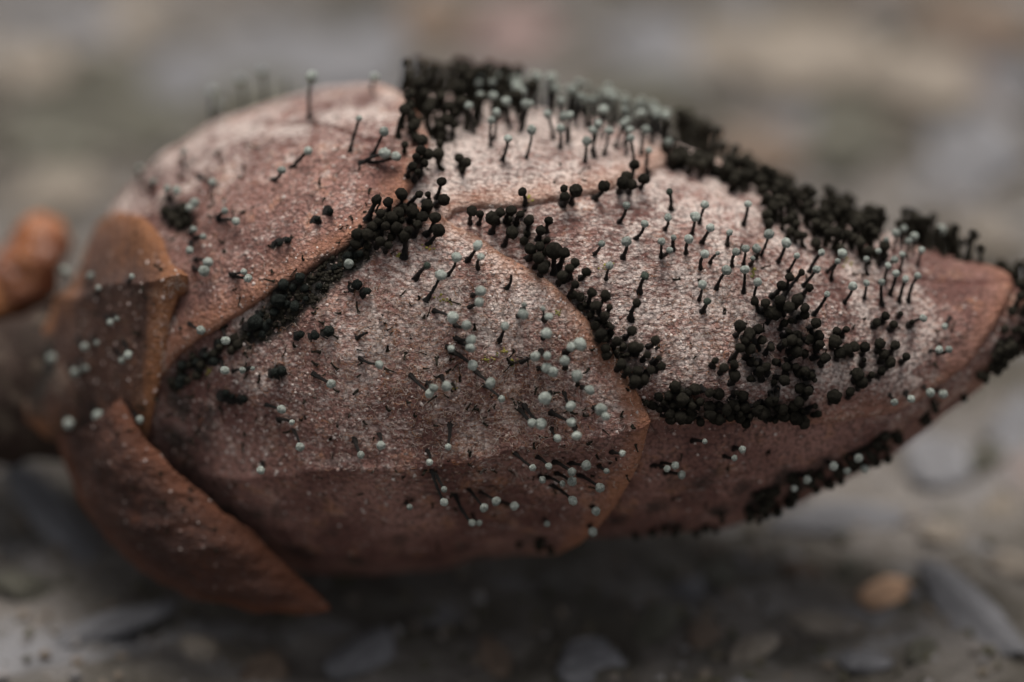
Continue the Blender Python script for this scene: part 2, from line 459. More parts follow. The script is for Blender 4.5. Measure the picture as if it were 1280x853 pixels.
# long pointed bract hanging below the base
M_BRACT = M_RUST
def edge_curve(pts, n):
    P = np.array([unproj(*p) for p in pts])
    s = np.concatenate([[0], np.cumsum(np.linalg.norm(np.diff(P, axis=0), axis=1))]); s /= s[-1]
    u = np.linspace(0, 1, n)
    Q = np.stack([np.interp(u, s, P[:, k]) for k in range(3)], 1)
    ker = np.hanning(max(5, n // 8) | 1); ker /= ker.sum(); h = len(ker) // 2
    Qp = np.pad(Q, ((h, h), (0, 0)), mode='reflect', reflect_type='odd')
    return np.stack([np.convolve(Qp[:, k], ker, 'valid') for k in range(3)], 1)
def leaf_bract(label, upper, lower, bulge, thick, seed, bloom, orange, name='bract', nu=190, nv=80):
    A, B = edge_curve(upper, nu), edge_curve(lower, nu)
    tap = np.clip((nu - np.arange(nu)) / 30, 0.2, 1)[:, None] * UP
    A = A + (fbm(A * 0.8, seed + 1, 4) * 0.12)[:, None] * tap; B = B + (fbm(B * 0.8, seed + 2, 4) * 0.14)[:, None] * tap
    t = np.linspace(0, 1, nv)
    S = A[:, None] * (1 - t)[None, :, None] + B[:, None] * t[None, :, None]
    wd = np.linalg.norm(A - B, axis=1)
    nrm = -FWD * 0.9 - UP * 0.35; nrm /= np.linalg.norm(nrm)
    prof = np.sin(np.pi * t) ** 0.8
    S = S + nrm * (bulge * (wd / wd.max())[:, None] * prof[None, :])[..., None]
    nz = fbm(S * np.array([0.35, 0.9, 0.9]), seed, 4) * 0.22 + fbm(S * 4, seed + 4, 2) * 0.025
    front = S + nrm * nz[..., None]
    tk = thick * np.clip(np.minimum(t, 1 - t) / 0.06, 0.12, 1)[None, :] * np.clip((nu - 1 - np.arange(nu)) / 8, 0.15, 1)[:, None]
    back = S - nrm * tk[..., None]
    ring = np.concatenate([front, back[:, ::-1]], 1)
    V = ring.reshape(-1, 3); F = grid_faces(nu, 2 * nv, True)
    k0 = len(V); V = np.concatenate([V, ring[-1].mean(0)[None]]); j = np.arange(2 * nv); b0 = (nu - 1) * 2 * nv
    F = np.concatenate([F, np.stack([b0 + j, b0 + (j + 1) % (2 * nv), np.full_like(j, k0), np.full_like(j, k0)], 1)])
    F4 = F[:-2 * nv]; cap = F[-2 * nv:, :3]
    me = bpy.data.meshes.new(name)
    me.from_pydata((V * MM).tolist(), [], F4.tolist() + cap.tolist())
    me.polygons.foreach_set('use_smooth', np.ones(len(me.polygons), bool))
    d = np.minimum(t, 1 - t)[None, :] * wd[:, None]
    dm = np.concatenate([np.concatenate([d, d[:, ::-1]], 1).ravel(), [0]])
    attr(me, 'margin', dm); attr(me, 'rib', dm * 0); attr(me, 'bloom', dm * 0 + bloom); attr(me, 'orange', dm * 0 + orange); attr(me, 'soot_shade', dm * 0)
    o = obj(name, me, M_BRACT, bud, label=label)
    remember(V[:k0], F4)
    return o
leaf_bract('long pointed rusty bract hanging under the bud base',
    [(150, 500, -7.2), (180, 545, -7.4), (215, 585, -7.5), (260, 622, -7.2), (300, 656, -6.6), (340, 690, -5.8), (380, 727, -5.0), (412, 757, -4.4)],
    [(70, 540, -3.4), (85, 590, -3.6), (105, 635, -3.8), (140, 680, -4.0), (185, 722, -4.0), (240, 750, -4.2), (320, 766, -4.3), (380, 768, -4.3), (413, 764, -4.4)],
    1.5, 0.32, 71, 0.0, 0.75)
# glossy orange stub and the stalk behind the base
def lump(name, label, path, rad, seed, mat, nv=40, n=60, rough=0.12, parent=None, f=1.0):
    C = np.array([unproj(*p) for p in path]); s = np.linspace(0, 1, len(C)); u = np.linspace(0, 1, n)
    C = np.stack([np.interp(u, s, C[:, k]) for k in range(3)], 1)
    for _ in range(3): C[1:-1] = (C[:-2] + C[1:-1] * 2 + C[2:]) / 4
    T = np.gradient(C, axis=0); T /= np.linalg.norm(T, axis=1)[:, None]
    A = np.cross(T, FWD); A /= np.linalg.norm(A, axis=1)[:, None]; Bn = np.cross(T, A)
    r = np.interp(u, np.linspace(0, 1, len(rad)), rad)
    a = np.linspace(0, 2 * np.pi, nv, endpoint=False)
    D = A[:, None] * np.cos(a)[None, :, None] + Bn[:, None] * np.sin(a)[None, :, None]
    P = C[:, None] + D * r[:, None, None]
    P = P + D * (rough * np.minimum(r, 1)[:, None] * fbm(P * f, seed, 4))[..., None]
    V = P.reshape(-1, 3)
    me = mesh_np(name, V, grid_faces(n, nv, True))
    for k in ('margin', 'rib', 'bloom', 'soot_shade'): attr(me, k, np.zeros(len(V)))
    attr(me, 'margin', np.full(len(V), 9.0)) if False else None
    return obj(name, me, mat, parent or bud, **({'label': label} if label else {}))
M_ORANGE = simple_mat('orange_bract_skin', ((0.27, 0.088, 0.026), (0.12, 0.036, 0.016), (0.36, 0.15, 0.055)), 300, 0.35, 0.5, 0.0004, 500)
M_STEM = simple_mat('dark_stalk_bark', ((0.040, 0.025, 0.019), (0.018, 0.013, 0.010), (0.10, 0.075, 0.055)), 350, 0.85, 0.2, 0.0005, 700)
lump('side_bud', 'small glossy orange side bud beside the stalk', [(-20, 425, 3.5), (5, 385, 3.2), (30, 345, 3.0), (52, 308, 3.0), (70, 285, 3.2), (78, 276, 3.3)], [1.0, 1.25, 1.35, 1.3, 0.85, 0.05], 81, M_ORANGE, rough=0.5, f=0.75)
lump('stalk', 'dark rough stalk at the base of the bud', [(-140, 500, 1.5), (-60, 495, 0.8), (20, 492, 0), (90, 480, 0)], [2.3, 2.4, 2.7, 3.2], 82, M_STEM, rough=0.35, f=0.9)

BV = np.concatenate(ALLV); BF = np.concatenate(ALLF)
BVH = BVHTree.FromPolygons(BV.tolist(), BF.tolist())

# ------------------------------------------------------------------ soil
GZ = -9.75
def gaxis(a, b, fine, step):
    core = np.arange(-fine, fine, step)
    hi = fine + (b - fine) * (np.linspace(0, 1, 90) ** 3); lo = -fine - (-a - fine) * (np.linspace(0, 1, 90) ** 3)
    return np.unique(np.concatenate([lo, core, hi]))
gx = gaxis(-1500, 1500, 30, 0.32); gy = gaxis(-600, 2500, 16, 0.32)
gy = np.unique(np.concatenate([gy, np.arange(16, 120, 0.8)]))
GX, GY = np.meshgrid(gx, gy, indexing='ij')
def ground_h(x, y):
    p = np.stack([x, y, np.zeros_like(x)], -1)
    r = np.sqrt(x ** 2 + y ** 2)
    far = np.clip((y - 10) / 40, 0, 1)
    h = fbm(p * 0.16, 61, 3) * 0.55 + fbm(p * 0.55, 62, 3) * 0.35 + np.abs(fbm(p * 1.4, 63, 3)) * 0.22
    h = h + far * fbm(p * 0.07, 64, 2) * 0.9
    under = np.exp(-((y + 1.5) / 7.0) ** 2) * np.exp(-((x + 4) / 17.0) ** 2)
    return GZ + h * (1 - 0.5 * under) - 0.15 * under
GH = ground_h(GX, GY)
V = np.stack([GX, GY, GH], -1).reshape(-1, 3)
def ground_material():
    m, nt, b = new_mat('soil', 0.9, 0.15)
    g = N(nt); P = g.coords()
    a = g.noise(P, 110, 4, 0.6, 0.6); c1 = g.noise(P, 420, 4, 0.6); c2 = g.noise(g.stretch(P, (0.4, 1, 1)), 260, 3, 0.6, 1.0)
    c = g.mix(g.ramp(a, 0.35, 0.66), (0.085, 0.074, 0.060), (0.215, 0.192, 0.174))
    c = g.mix(g.ramp(c2, 0.5, 0.68), c, (0.235, 0.228, 0.234))
    c = g.mix(g.ramp(c1, 0.56, 0.74), c, (0.070, 0.064, 0.047))
    c = g.mix(g.ramp(g.noise(P, 75, 2), 0.6, 0.72, 0, 0.7), c, (0.27, 0.19, 0.16))
    g.link(c, b.inputs['Base Color'])
    g.link(g.bump(g.noise(P, 1500, 5, 0.7), 0.0006), b.inputs['Normal'])
    return m
obj('ground', mesh_np('ground', V, grid_faces(len(gx), len(gy))), ground_material(), kind='structure', label='grey-brown crumbly soil under the bud', category='soil')

def on_ground(pxx, pyy):
    d = raydir(pxx, pyy)
    t = (GZ - CAM[2]) / d[2]
    return CAM + d * t

ICO2, ICO3, ICO1 = ico(2), ico(3), ico(1)
STONE_MESH = []
for k in range(6):
    V, F = ICO3
    V = V.copy()
    n = fbm(V * 1.1 + 5 * k, 90 + k, 3)
    V *= (1 + 0.28 * n)[:, None]
    for _ in range(5):   # a few flat broken faces
        d = rng.normal(size=3); d /= np.linalg.norm(d); q = V @ d; lim = 0.62 + 0.2 * rng.random()
        V -= np.maximum(q - lim, 0)[:, None] * d * 0.9
    V += (fbm(V * 5, 95 + k, 2) * 0.03)[:, None] * V
    STONE_MESH.append((V, F))
def stone_mat(name, c): return simple_mat(name, (tuple(0.72 * v for v in c), c, tuple(min(1, 1.25 * v) for v in c)), 500, 0.8, 0.25, 0.0003, 1500)
SM = {'grey': stone_mat('grey_stone', (0.175, 0.170, 0.176)), 'tan': stone_mat('tan_stone', (0.25, 0.21, 0.17)), 'peach': stone_mat('peach_pebble', (0.56, 0.345, 0.215)),
      'olive': stone_mat('olive_crumb', (0.098, 0.091, 0.070)), 'pink': stone_mat('pink_stone', (0.27, 0.185, 0.17)), 'brown': stone_mat('brown_crumb', (0.16, 0.115, 0.085))}
SHARED = {}
def stone(name, key, P, size, rz, label, cat, group=None, sink=0.35, tilt=(0, 0)):
    k = rng.integers(len(STONE_MESH))
    if (k, key) not in SHARED:
        V, F = STONE_MESH[k]; SHARED[(k, key)] = mesh_np(name, V, F)
        SHARED[(k, key)].materials.append(SM[key])
    o = obj(name, SHARED[(k, key)])
    z = float(ground_h(np.array([P[0]]), np.array([P[1]]))[0]) + size[2] * (1 - 2 * sink)
    o.location = (P[0] * MM, P[1] * MM, z * MM)
    o.scale = size; o.rotation_euler = (tilt[0], tilt[1], rz)
    o['label'] = label; o['category'] = cat
    if group: o['group'] = group
    return o
stone('pebble', 'peach', on_ground(1110, 748), (1.25, 0.95, 0.6), -0.2, 'small rounded peach pebble on the soil below the bud tip', 'pebble')
stone('stone_chip', 'grey', on_ground(1215, 785), (3.4, 1.0, 0.5), -0.95, 'long grey stone sliver beside the peach pebble', 'stone chip', tilt=(0.2, 0.1))
stone('stone_chip', 'grey', on_ground(1050, 655), (3.0, 1.1, 0.4), 0.05, 'flat grey stone chip lying under the bud tip', 'stone chip')
stone('stone_chip', 'grey', on_ground(1170, 585), (2.0, 1.6, 0.45), 0.8, 'broad grey stone just behind the bud tip', 'stone chip')
stone('stone_chip', 'grey', on_ground(1262, 540), (1.2, 2.4, 0.7), -0.4, 'pale grey stone half hidden behind the tip of the bud', 'stone chip')
stone('stone_chip', 'grey', on_ground(735, 835), (1.6, 1.3, 0.55), 0.4, 'bluish grey stone chip on the dark soil before the bud', 'stone chip')
stone('stone_chip', 'grey', on_ground(455, 815), (1.8, 1.0, 0.5), 0.9, 'grey stone chip in the shade beneath the pointed bract', 'stone chip')
stone('stone_chip', 'grey', on_ground(120, 800), (2.8, 0.7, 0.45), 0.55, 'narrow grey splinter beside the pointed bract', 'stone chip')
stone('stone_chip', 'grey', on_ground(60, 660), (3.0, 0.9, 0.6), -0.9, 'grey curved splinter leaning beneath the bract and stalk', 'stone chip', tilt=(0, 0.25))
far = [('pink', 640, 28, 2.6, 1.6, 'pinkish stone on the soil behind the top of the bud'),
       ('tan', 1150, 120, 2.6, 2.6, 'round pale tan stone on the soil far behind the bud tip'),
       ('tan', 1020, 85, 3.6, 3.2, 'broad tan stone on the soil behind the dark crest of pins')]
for key, a, c, sx, sy, lab in far:
    stone('stone', key, on_ground(a, c), (sx, sy, 0.8), 0.4, lab, 'stone', sink=0.3)
grp = {'grey': ('grey stone chip scattered on the soil behind the bud', 'grey chips on the soil'), 'tan': ('tan soil crumb scattered behind the bud', 'tan crumbs on the soil'),
       'olive': ('dark olive crumb of soil scattered around the bud', 'olive crumbs on the soil'), 'brown': ('brown crumb of soil scattered around the bud', 'brown crumbs on the soil')}
fixed = [('grey', 80, 30, 4), ('grey', 235, 95, 4), ('grey', 390, 90, 4.5), ('grey', 330, 60, 3), ('olive', 190, 150, 4), ('olive', 60, 180, 4), ('olive', 130, 95, 3), ('grey', 1225, 190, 3.6),
         ('olive', 1065, 175, 3.5), ('grey', 1020, 160, 3), ('tan', 60, 240, 3), ('tan', 180, 20, 3), ('grey', 840, 60, 4), ('brown', 950, 190, 2.6), ('tan', 930, 60, 3), ('brown', 1210, 40, 3.5),
         ('olive', 800, 110, 3), ('grey', 1250, 100, 2.5), ('grey', 480, 40, 3), ('olive', 330, 130, 3), ('tan', 1240, 300, 2), ('grey', 1190, 235, 2.4), ('brown', 540, 15, 3), ('tan', 20, 90, 3)]
for key, a, c, s in fixed:
    P = on_ground(a, c)
    stone('stone_chip' if key == 'grey' else 'soil_crumb', key, P, (s * rng.uniform(.6, .85), s * rng.uniform(.6, .9), s * 0.16), rng.uniform(0, 3), grp[key][0], 'stone chip' if key == 'grey' else 'soil crumb', grp[key][1])
near = [('tan', 1180, 680, 1.2), ('olive', 1060, 720, 1.0), ('tan', 1030, 790, 1.3), ('brown', 880, 800, 1.3), ('tan', 940, 830, 1.0), ('olive', 820, 790, 1.1), ('brown', 1000, 720, 1.0), ('tan', 1250, 640, 1.2), ('olive', 1150, 830, 1.1),
        ('grey', 1080, 835, 0.9), ('tan', 250, 815, 1.2), ('olive', 30, 740, 1.4), ('brown', 330, 835, 1.2), ('brown', 620, 825, 1.2), ('olive', 900, 720, 0.9), ('tan', 1265, 720, 1.0), ('grey', 860, 735, 0.9), ('olive', 1230, 590, 1.0), ('tan', 20, 620, 1.2)]
for key, a, c, s in near:
    P = on_ground(a, c)
    lab = {'grey': ('small grey chip on the soil close before the bud', 'small grey chips before the bud'), 'tan': ('small tan crumb of soil close before the bud', 'small tan crumbs before the bud')}.get(key, grp[key])
    stone('stone_chip' if key == 'grey' else 'soil_crumb', key, P, (s * rng.uniform(.7, 1.2), s * rng.uniform(.5, .8), s * 0.4), rng.uniform(0, 3), lab[0], 'stone chip' if key == 'grey' else 'soil crumb', lab[1])
# fine grit nobody could count
def merge(insts):
    Vs, Fs, n = [], [], 0
    for V, F in insts:
        Vs.append(V); Fs.append(F + n); n += len(V)
    return np.concatenate(Vs), np.concatenate(Fs)
V0, F0 = ICO1
ins, tone = [], []
for k in range(2600):
    y = -14 + 150 * rng.random() ** 1.7; x = rng.uniform(-1, 1) * (24 + 0.09 * y)
    r = rng.uniform(0.10, 0.30) * (1 + 0.03 * max(y, 0))
    z = float(ground_h(np.array([x]), np.array([y]))[0])
    q = V0 * (1 + 0.25 * rng.normal(size=(len(V0), 1))) * r * rng.uniform(0.6, 1.3, 3)
    ins.append((q + [x, y, z + 0.1 * r], F0)); tone.append(np.full(len(V0), rng.random()))
V, F = merge(ins)
me = mesh_np('grit', V, F); attr(me, 'tone', np.concatenate(tone))
def grit_material():
    m, nt, b = new_mat('grit', 0.9, 0.2)
    g = N(nt); t = g.attr('tone')
    c = g.mix(g.ramp(t, 0.2, 0.5), (0.075, 0.068, 0.045), (0.17, 0.135, 0.105)); c = g.mix(g.ramp(t, 0.6, 0.95), c, (0.20, 0.185, 0.178))
    g.link(c, b.inputs['Base Color']); return m
obj('grit', me, grit_material(), kind='stuff', label='fine loose grit strewn over the soil', category='grit')

# ------------------------------------------------------------------ fungus pins
HEADS = []
for k in range(12):
    V, F = ICO3
    V = V.copy()
    n = fbm(V * 2.4 + 9 * k, 130 + k, 2) * 0.12 + fbm(V * 5.5 + 4 * k, 150 + k, 3) * 0.10
    V *= (1 + n)[:, None]
    V[:, 2] *= 0.82 + 0.34 * rng.random()
    V[:, 0] *= 0.88 + 0.24 * rng.random()
    HEADS.append((V, F))
STALKS = []
for k in range(5):
    nu, nv = 14, 9
    t = np.linspace(0, 1, nu); a = np.linspace(0, 2 * np.pi, nv, endpoint=False)
    r = 0.72 + 1.05 * np.exp(-t / 0.10) + 0.35 * (1 - t) + 0.18 * np.exp(-(1 - t) / 0.08)
    bx = np.sin(np.pi * t) * rng.uniform(-1.2, 1.2); by = np.sin(np.pi * t) * rng.uniform(-1.0, 1.0)
    rr = r[:, None] * (1 + 0.14 * rng.normal(size=(nu, nv)))
    V = np.stack([rr * np.cos(a)[None] + bx[:, None], rr * np.sin(a)[None] + by[:, None], np.repeat(t[:, None], nv, 1)], -1).reshape(-1, 3)
    V = np.concatenate([V, [[0, 0, 1.0]]]); 
    F = grid_faces(nu, nv, True)
    STALKS.append((V[:-1], F))
HM = {}
def head_mesh(k, key):
    if (k, key) not in HM:
        V, F = HEADS[k]; me = mesh_np('head', V, F)
        me.materials.append({'p': M_PALE, 'd': M_DARK, 'm': M_MID, 'l': M_LUMP}[key]); HM[(k, key)] = me
    return HM[(k, key)]
SMESH = []
for V, F in STALKS:
    me = mesh_np('stalk', V, F); me.materials.append(M_STALK); SMESH.append(me)

def cast_px(a, c):
    d = raydir(a, c)
    hit, nrm, idx, dist = BVH.ray_cast(Vector(CAM), Vector(d))
    if hit is None:
        best = None
        for t in np.linspace(DIST - 12, DIST + 12, 49):
            q = CAM + d * t
            h, n, i, ds = BVH.find_nearest(Vector(q))
            if best is None or ds < best[0]: best = (ds, h, n)
        hit, nrm = best[1], best[2]
    hit = np.array(hit); nrm = np.array(nrm)
    ax = np.array([hit[0], 0, 0]) + UP * Cz(hit[0]) - FWD * YAW * hit[0]; rad = hit - ax; rad[0] = 0; rad /= np.linalg.norm(rad)
    if nrm @ rad < 0: nrm = -nrm
    nrm = nrm * 0.4 + rad * 0.8; nrm /= np.linalg.norm(nrm)
    return hit, nrm
def cast_xphi(x, phi):
    n = -FWD * math.cos(phi) + UP * math.sin(phi)
    o = np.array([x, 0, 0]) + UP * Cz(x) - FWD * YAW * x + n * 30
    hit, nrm, idx, dist = BVH.ray_cast(Vector(o), Vector(-n))
    if hit is None: return None
    return np.array(hit), n

PINS = []      # (base, direction, length, head radius, kind, region)
def pin(hx, hy, bx, by, kind, r, L=None, region=None):
    """pin whose foot stands on the skin seen at (bx,by) and whose head is seen at (hx,hy)"""
    P, n = cast_px(bx, by)
    d = raydir(hx, hy)
    t0 = (P - CAM) @ d
    near = CAM + d * t0
    off = np.linalg.norm(near - P)
    if L is None: L = {'p': 1.15, 'm': 1.1, 'd': 0.95, 'l': 0.35, 'b': 0.7}[kind]
    L = max(L, off * 1.03)
    back = math.sqrt(max(L * L - off * off, 0))
    H1, H2 = CAM + d * (t0 - back), CAM + d * (t0 + back)
    H = H1 if (H1 - P) @ n >= (H2 - P) @ n else H2
    u = (H - P) / np.linalg.norm(H - P)
    if u @ n < 0.15: u = u + n * (0.3 - u @ n); u /= np.linalg.norm(u)
    PINS.append((P, u, np.linalg.norm(H - P), r / 32.0 * (0.94 * rng.uniform(0.82, 1.12) if kind == 'p' else 0.88 * rng.uniform(0.75, 1.12)), kind, region))
def mat_pin(P, n, kind, r, L, spread, region, lean=(0.15, 0, 0.1)):
    u = n + rng.normal(size=3) * spread + np.array(lean); u /= np.linalg.norm(u)
    PINS.append((P, u, L, r, kind, region))

# each entry: head x, head y, foot x, foot y, head radius (pixels of the photograph)
FRONT_PALE = [(597,307,585,325,6.5),(601,321,598,335,5.5),(571,322,560,343,6.5),(551,344,533,375,7.5),(601,364,591,369,6.5),(599,378,587,384,6.5),(654,393,648,395,7),(655,381,653,387,3.5),
 (679,386,679.5,398,4),(686,396,681,400,5),(683,417,679,423,7),(631,408,624,426,6),(566,397,544,389,7.5),(583,407,570,406,6.5),(589,425,571,423,6.5),(588,435,575,428,6.5),(564,436,559,434,4),
 (591,457,566,440,7.5),(613,479,596,465,7.5),(627,499,606,482,5),(558,483,553,471,6.5),(669,446,653,452,7.5),(684,445,677,438,6),(683,460,674,460,6.5),(691,465,679,461,6),(725,431,707,440,8),
 (714,434,709,439,5),(706,451,707,459,7.5),(721,470,722,480,8),(737,488,728,484,6.5),(681,498,687,491,7),(713,508,706,492,7),(751,512,743,509,7),(757,521,753,517,5),(665,529,651,512,6),(676,530,656,507,6),
 (714,528,690,516,7),(721,545,719,534,6.5),(697,548,690,536,5),(560,559,562,531,5),(474,456,451,448,6),(414,480,393,468,6),(537,492,514,470,7),(542,485,535,478,5),
 (451,569,444,551,5),(476,557,474,543,6),(537,578,534,564,4),(555,628,540,589,5),(555,612,543,590,4),(605,635,586,611,6),(620,627,600,615,5.5),(643,633,626,628,5),(590,654,570,619,5.5),(599,654,590,643,4),(512,634,508,628,4),
 (666,585,644,566,4.5),(686,583,672,571,4.5),(715,590,694,577,5.5),(733,582,713,579,6),(715,602,696,592,5.5),(703,605,685,597,4),(750,610,724,594,7),(716,626,690,607,7),(758,589,749,582,4),(778,567,765,565,4),
 (678,600,675,595,4),(745,639,741,633,5),(741,665,737,657,6),(684,655,680,649,5),
 (281,463,277,451,5.5),(303,463,292,464,4),(316,461,307,462,3.5),(352,512,334,506,5.5),(365,528,349,525,3.5),(375,559,367,538,5.5),(326,588,328,579,5),(436,330,430,322,6)]
UPPER_PALE = [(260,328,246,325,7),(255,339,243,336,7),(237,313,239,304,6),(305,340,289,343,4.5),(310,348,293,345,4.5),(251,413,238,405,6),(282,426,278,411,6),(266,228,250,222,5.5),(209,236,210,248,5.5),(221,238,214,249,5.5),
 (243,254,226,262,7.5),(237,260,222,266,6),(281,264,273,272,4.5),(295,277,275,276,5),(192,227,190,236,5),(480,165,467,192,6.5),(449,148,438,188,4.5),(481,192,451,204,7.5),(495,196,462,203,6.5),(385,189,366,209,5.5),(352,213,342,225,5),
 (390,96,388,148,6),(328,90,331,127,6),(300,100,301,132,6),(358,99,357,112,3),(274,134,266,150,6),(266,114,262,140,5),(468,97,465,114,5),(242,287,238,292,5),(254,296,246,298,4.5),(175,210,177,222,4.5),(230,190,228,202,4)]
BRACT_PALE = [(106,434,98,424,5.5),(121,429,116,421,4),(64,448,56,440,6),(94,466,86,456,7),(107,461,100,452,5),(160,444,156,428,6),(152,451,146,440,4),(138,403,134,396,4.5),(146,399,142,393,3.5),(123,520,116,508,7),(175,525,168,517,5),(86,530,80,520,8),
 (81,339,80,352,6),(113,345,110,354,5),(165,346,162,352,4),(123,360,120,366,4)]
TIP_PALE = [(783,257,774,278,5),(806,280,795,298,6),(783,302,778,322,6),(752,305,743,318,5),(762,332,758,349,5),(881,256,874,279,5.5),(869,271,865,292,6),(835,272,831,287,5),(888,285,878,303,5),(912,291,909,306,5),(827,302,826,321,5),
 (842,297,841,312,4),(837,313,828,319,4.5),(861,299,858,317,6),(881,318,876,336,5.5),(897,317,888,329,3),(920,315,915,333,5),(932,311,929,331,4.5),(946,311,944,322,6),(961,293,951,319,6.5),(935,255,929,280,5.5),(983,304,973,327,6.5),(996,320,985,340,4),
 (1027,316,1012,340,5),(1021,337,1004,357,5.5),(908,338,896,360,7),(931,337,929,365,6.5),(947,353,942,377,6),(878,356,874,374,6),(941,323,938,331,3.5),(1053,317,1034,340,5.5),(1047,327,1039,350,4),(1066,358,1055,378,6),(1034,368,1018,392,5),
 (1083,324,1084,343,4.5),(1083,354,1080,373,5),(1102,353,1102,379,4.5),(1098,314,1098,331,4.5),(1118,325,1112,335,6),(1147,345,1136,376,5),(1120,342,1112,368,5),(1132,349,1124,376,5),(1152,313,1147,331,5),(1176,288,1180,302,7),
 (1120,292,1116,312,5),(1130,286,1128,308,5),(1136,302,1132,322,5),(1143,296,1140,316,5),(1108,300,1105,320,4),(1128,318,1124,340,5),(1110,332,1106,352,4),(1154,398,1141,403,4.5),(1174,437,1162,439,5),(1186,437,1172,440,5),(1163,491,1155,484,6),(1179,493,1170,486,6.5),(1139,499,1132,490,5.5),(1118,503,1112,494,5),(1181,408,1187,398,4.5)]
LOW_PALE = [(834,586,816,582,5),(844,582,828,579,5),(852,594,833,590,5),(881,552,866,551,3.5),(918,573,906,570,4),(928,562,918,560,4),(1009,600,1000,592,6),(993,611,985,602,5),(1042,583,1034,576,6),(1073,573,1065,566,6),(1081,587,1074,580,5),(1059,589,1050,582,5)]
FRONT_MID = [(534,332,520,348,6)]
TIP_MID = [(806,345,800,365,6.5),(884,377,878,390,6),(837,240,838,262,5)]
SEAM_A = [(502,243,500,258,9.5),(524,243,509,258,7),(552,227,546,247,6.5),(555,250,547,257,8),(471,250,461,273,6),(485,253,482,266,8),(498,266,494,276,9),(534,257,528,272,10),(516,265,512,276,8),(528,271,524,282,7),(544,272,534,292,7),(548,288,536,305,9),
 (522,281,516,294,7),(506,295,505,320,7),(476,267,470,278,8),(473,277,467,288,8),(482,283,476,294,7),(496,285,490,297,8),(459,293,455,302,9),(475,302,471,310,8),(486,307,482,315,7),(446,293,442,302,8),(444,305,440,312,7),(511,288,506,300,7.5),(465,284,460,293,7),(490,272,486,284,8),(535,243,530,253,5),
 (520,196,514,210,6),(526,188,521,202,6),(516,208,510,220,6),(531,204,524,216,6),(522,215,516,225,5.5)]
SEAM_C = [(590,264,588,279,8),(615,273,614,290,9.5),(639,263,633,277,8),(653,240,656,254,6),(661,276,659,290,8.5),(640,291,631,307,9),(625,266,622,278,7),(706,246,702,257,8),(705,236,704,250,5),(720,238,715,254,8),(755,233,743,248,8),(779,229,774,240,8),(790,231,786,241,8),(805,224,800,235,8),
 (783,222,779,234,8),(793,206,789,228,9),(686,276,683,289,7.5),(676,288,673,300,8),(663,311,660,323,9),(675,308,672,318,6),(673,323,669,334,9),(679,336,675,345,9.5),(693,314,693,340,11),(705,316,698,335,9),(703,345,699,354,7),(719,329,712,347,8),(733,340,726,348,7.5),(719,356,711,372,7),(740,366,736,382,7.5),(757,370,748,390,9),
 (756,395,748,400,7),(765,410,760,415,5),(751,418,746,423,8),(771,427,766,434,8),(790,414,781,422,9),(796,379,789,397,7),(819,426,811,432,7),(809,444,803,450,6),(824,448,817,453,5.5),(827,458,819,462,7),(814,463,808,468,6),(800,435,795,442,7),(792,434,787,441,7),(797,464,792,470,9),(777,456,772,462,8),(784,464,779,470,8),(805,475,800,481,9),(794,477,789,483,8),
 (745,382,740,392,7),(762,384,756,396,6),(712,336,706,350,7),(650,268,646,280,6),(600,268,598,280,6)]
PATCH_D = [(925,408,919,419,7),(925,435,916,449,7),(894,451,890,456,5),(905,460,900,466,7),(918,456,914,463,7),(919,470,914,477,7),(1002,341,980,370,6),(987,347,981,362,6),(977,357,965,370,7),(1012,360,1003,370,6),(997,375,990,384,8),(975,376,968,385,8),(957,379,950,388,8),
 (1020,404,1012,410,8),(1058,412,1052,419,6),(1046,414,1041,421,6),(1044,427,1039,434,8),(1068,434,1063,441,9),(1081,434,1077,441,8),(1100,430,1095,438,9),(1119,432,1113,440,8),(1133,446,1126,452,7),(1113,453,1107,459,9),(1105,443,1100,450,8),(1102,464,1097,470,8),(1080,450,1077,455,4.5),(1025,431,1020,438,8),(1031,448,1026,454,7),
 (1072,468,1067,474,9),(1077,478,1072,484,8),(1090,469,1086,474,5),(1043,496,1038,501,10),(1063,490,1059,495,6),(1011,489,1006,494,7),(1050,441,1045,447,8),(1059,437,1054,443,8),(1107,395,1102,402,7),(1117,406,1112,412,7),(1096,403,1091,408,6),(1140,403,1136,407,5),(1126,392,1123,395,3.5),(986,384,980,392,7.5),(1006,385,1000,394,6.5)]
LUMPS = [(348,376,345,381,11),(319,403,316,408,13),(354,356,351,361,9),(375,347,372,351,8),(394,420,392,421,8),(411,414,409,416,8),(376,418,374,419,7),(352,463,350,464,9),(344,465,342,466,7),(446,356,445,358,8),(459,364,458,366,8),(413,264,411,266,7),(397,274,396,276,5),(305,499,303,500,6),(282,492,281,493,6),(290,496,289,497,6),(360,300,358,302,5),(350,305,349,306,5)]
for lst, kind, reg in ((FRONT_PALE, 'p', 'front'), (UPPER_PALE, 'p', 'upper'), (BRACT_PALE, 'p', 'bract'), (TIP_PALE, 'p', 'tip'), (LOW_PALE, 'p', 'low'), (FRONT_MID, 'm', 'front'), (TIP_MID, 'm', 'tip'),
                       (SEAM_A, 'd', 'seamA'), (SEAM_C, 'd', 'seamC'), (PATCH_D, 'd', 'patch'), (LUMPS, 'l', 'lump')):
    for a, c, e, f, r in lst:
        if reg == 'front' and kind == 'p':
            reg_ = 'keel' if c > 565 else 'base' if a < 450 else 'under' if c < 390 and a < 640 else 'point' if a > 640 else 'front'
        elif reg == 'tip' and kind == 'p':
            reg_ = 'redtip' if a > 1075 else 'orangeedge' if a < 800 else 'tip'
        elif reg == 'patch':
            reg_ = 'arm' if a > 1030 else 'patch' if a > 940 else 'trail'
        else:
            reg_ = reg
        if kind == 'l': r *= 0.82
        pin(a, c, e, f, kind, r, region=reg_, L=(1.35 if reg == 'front' and c > 520 else None))
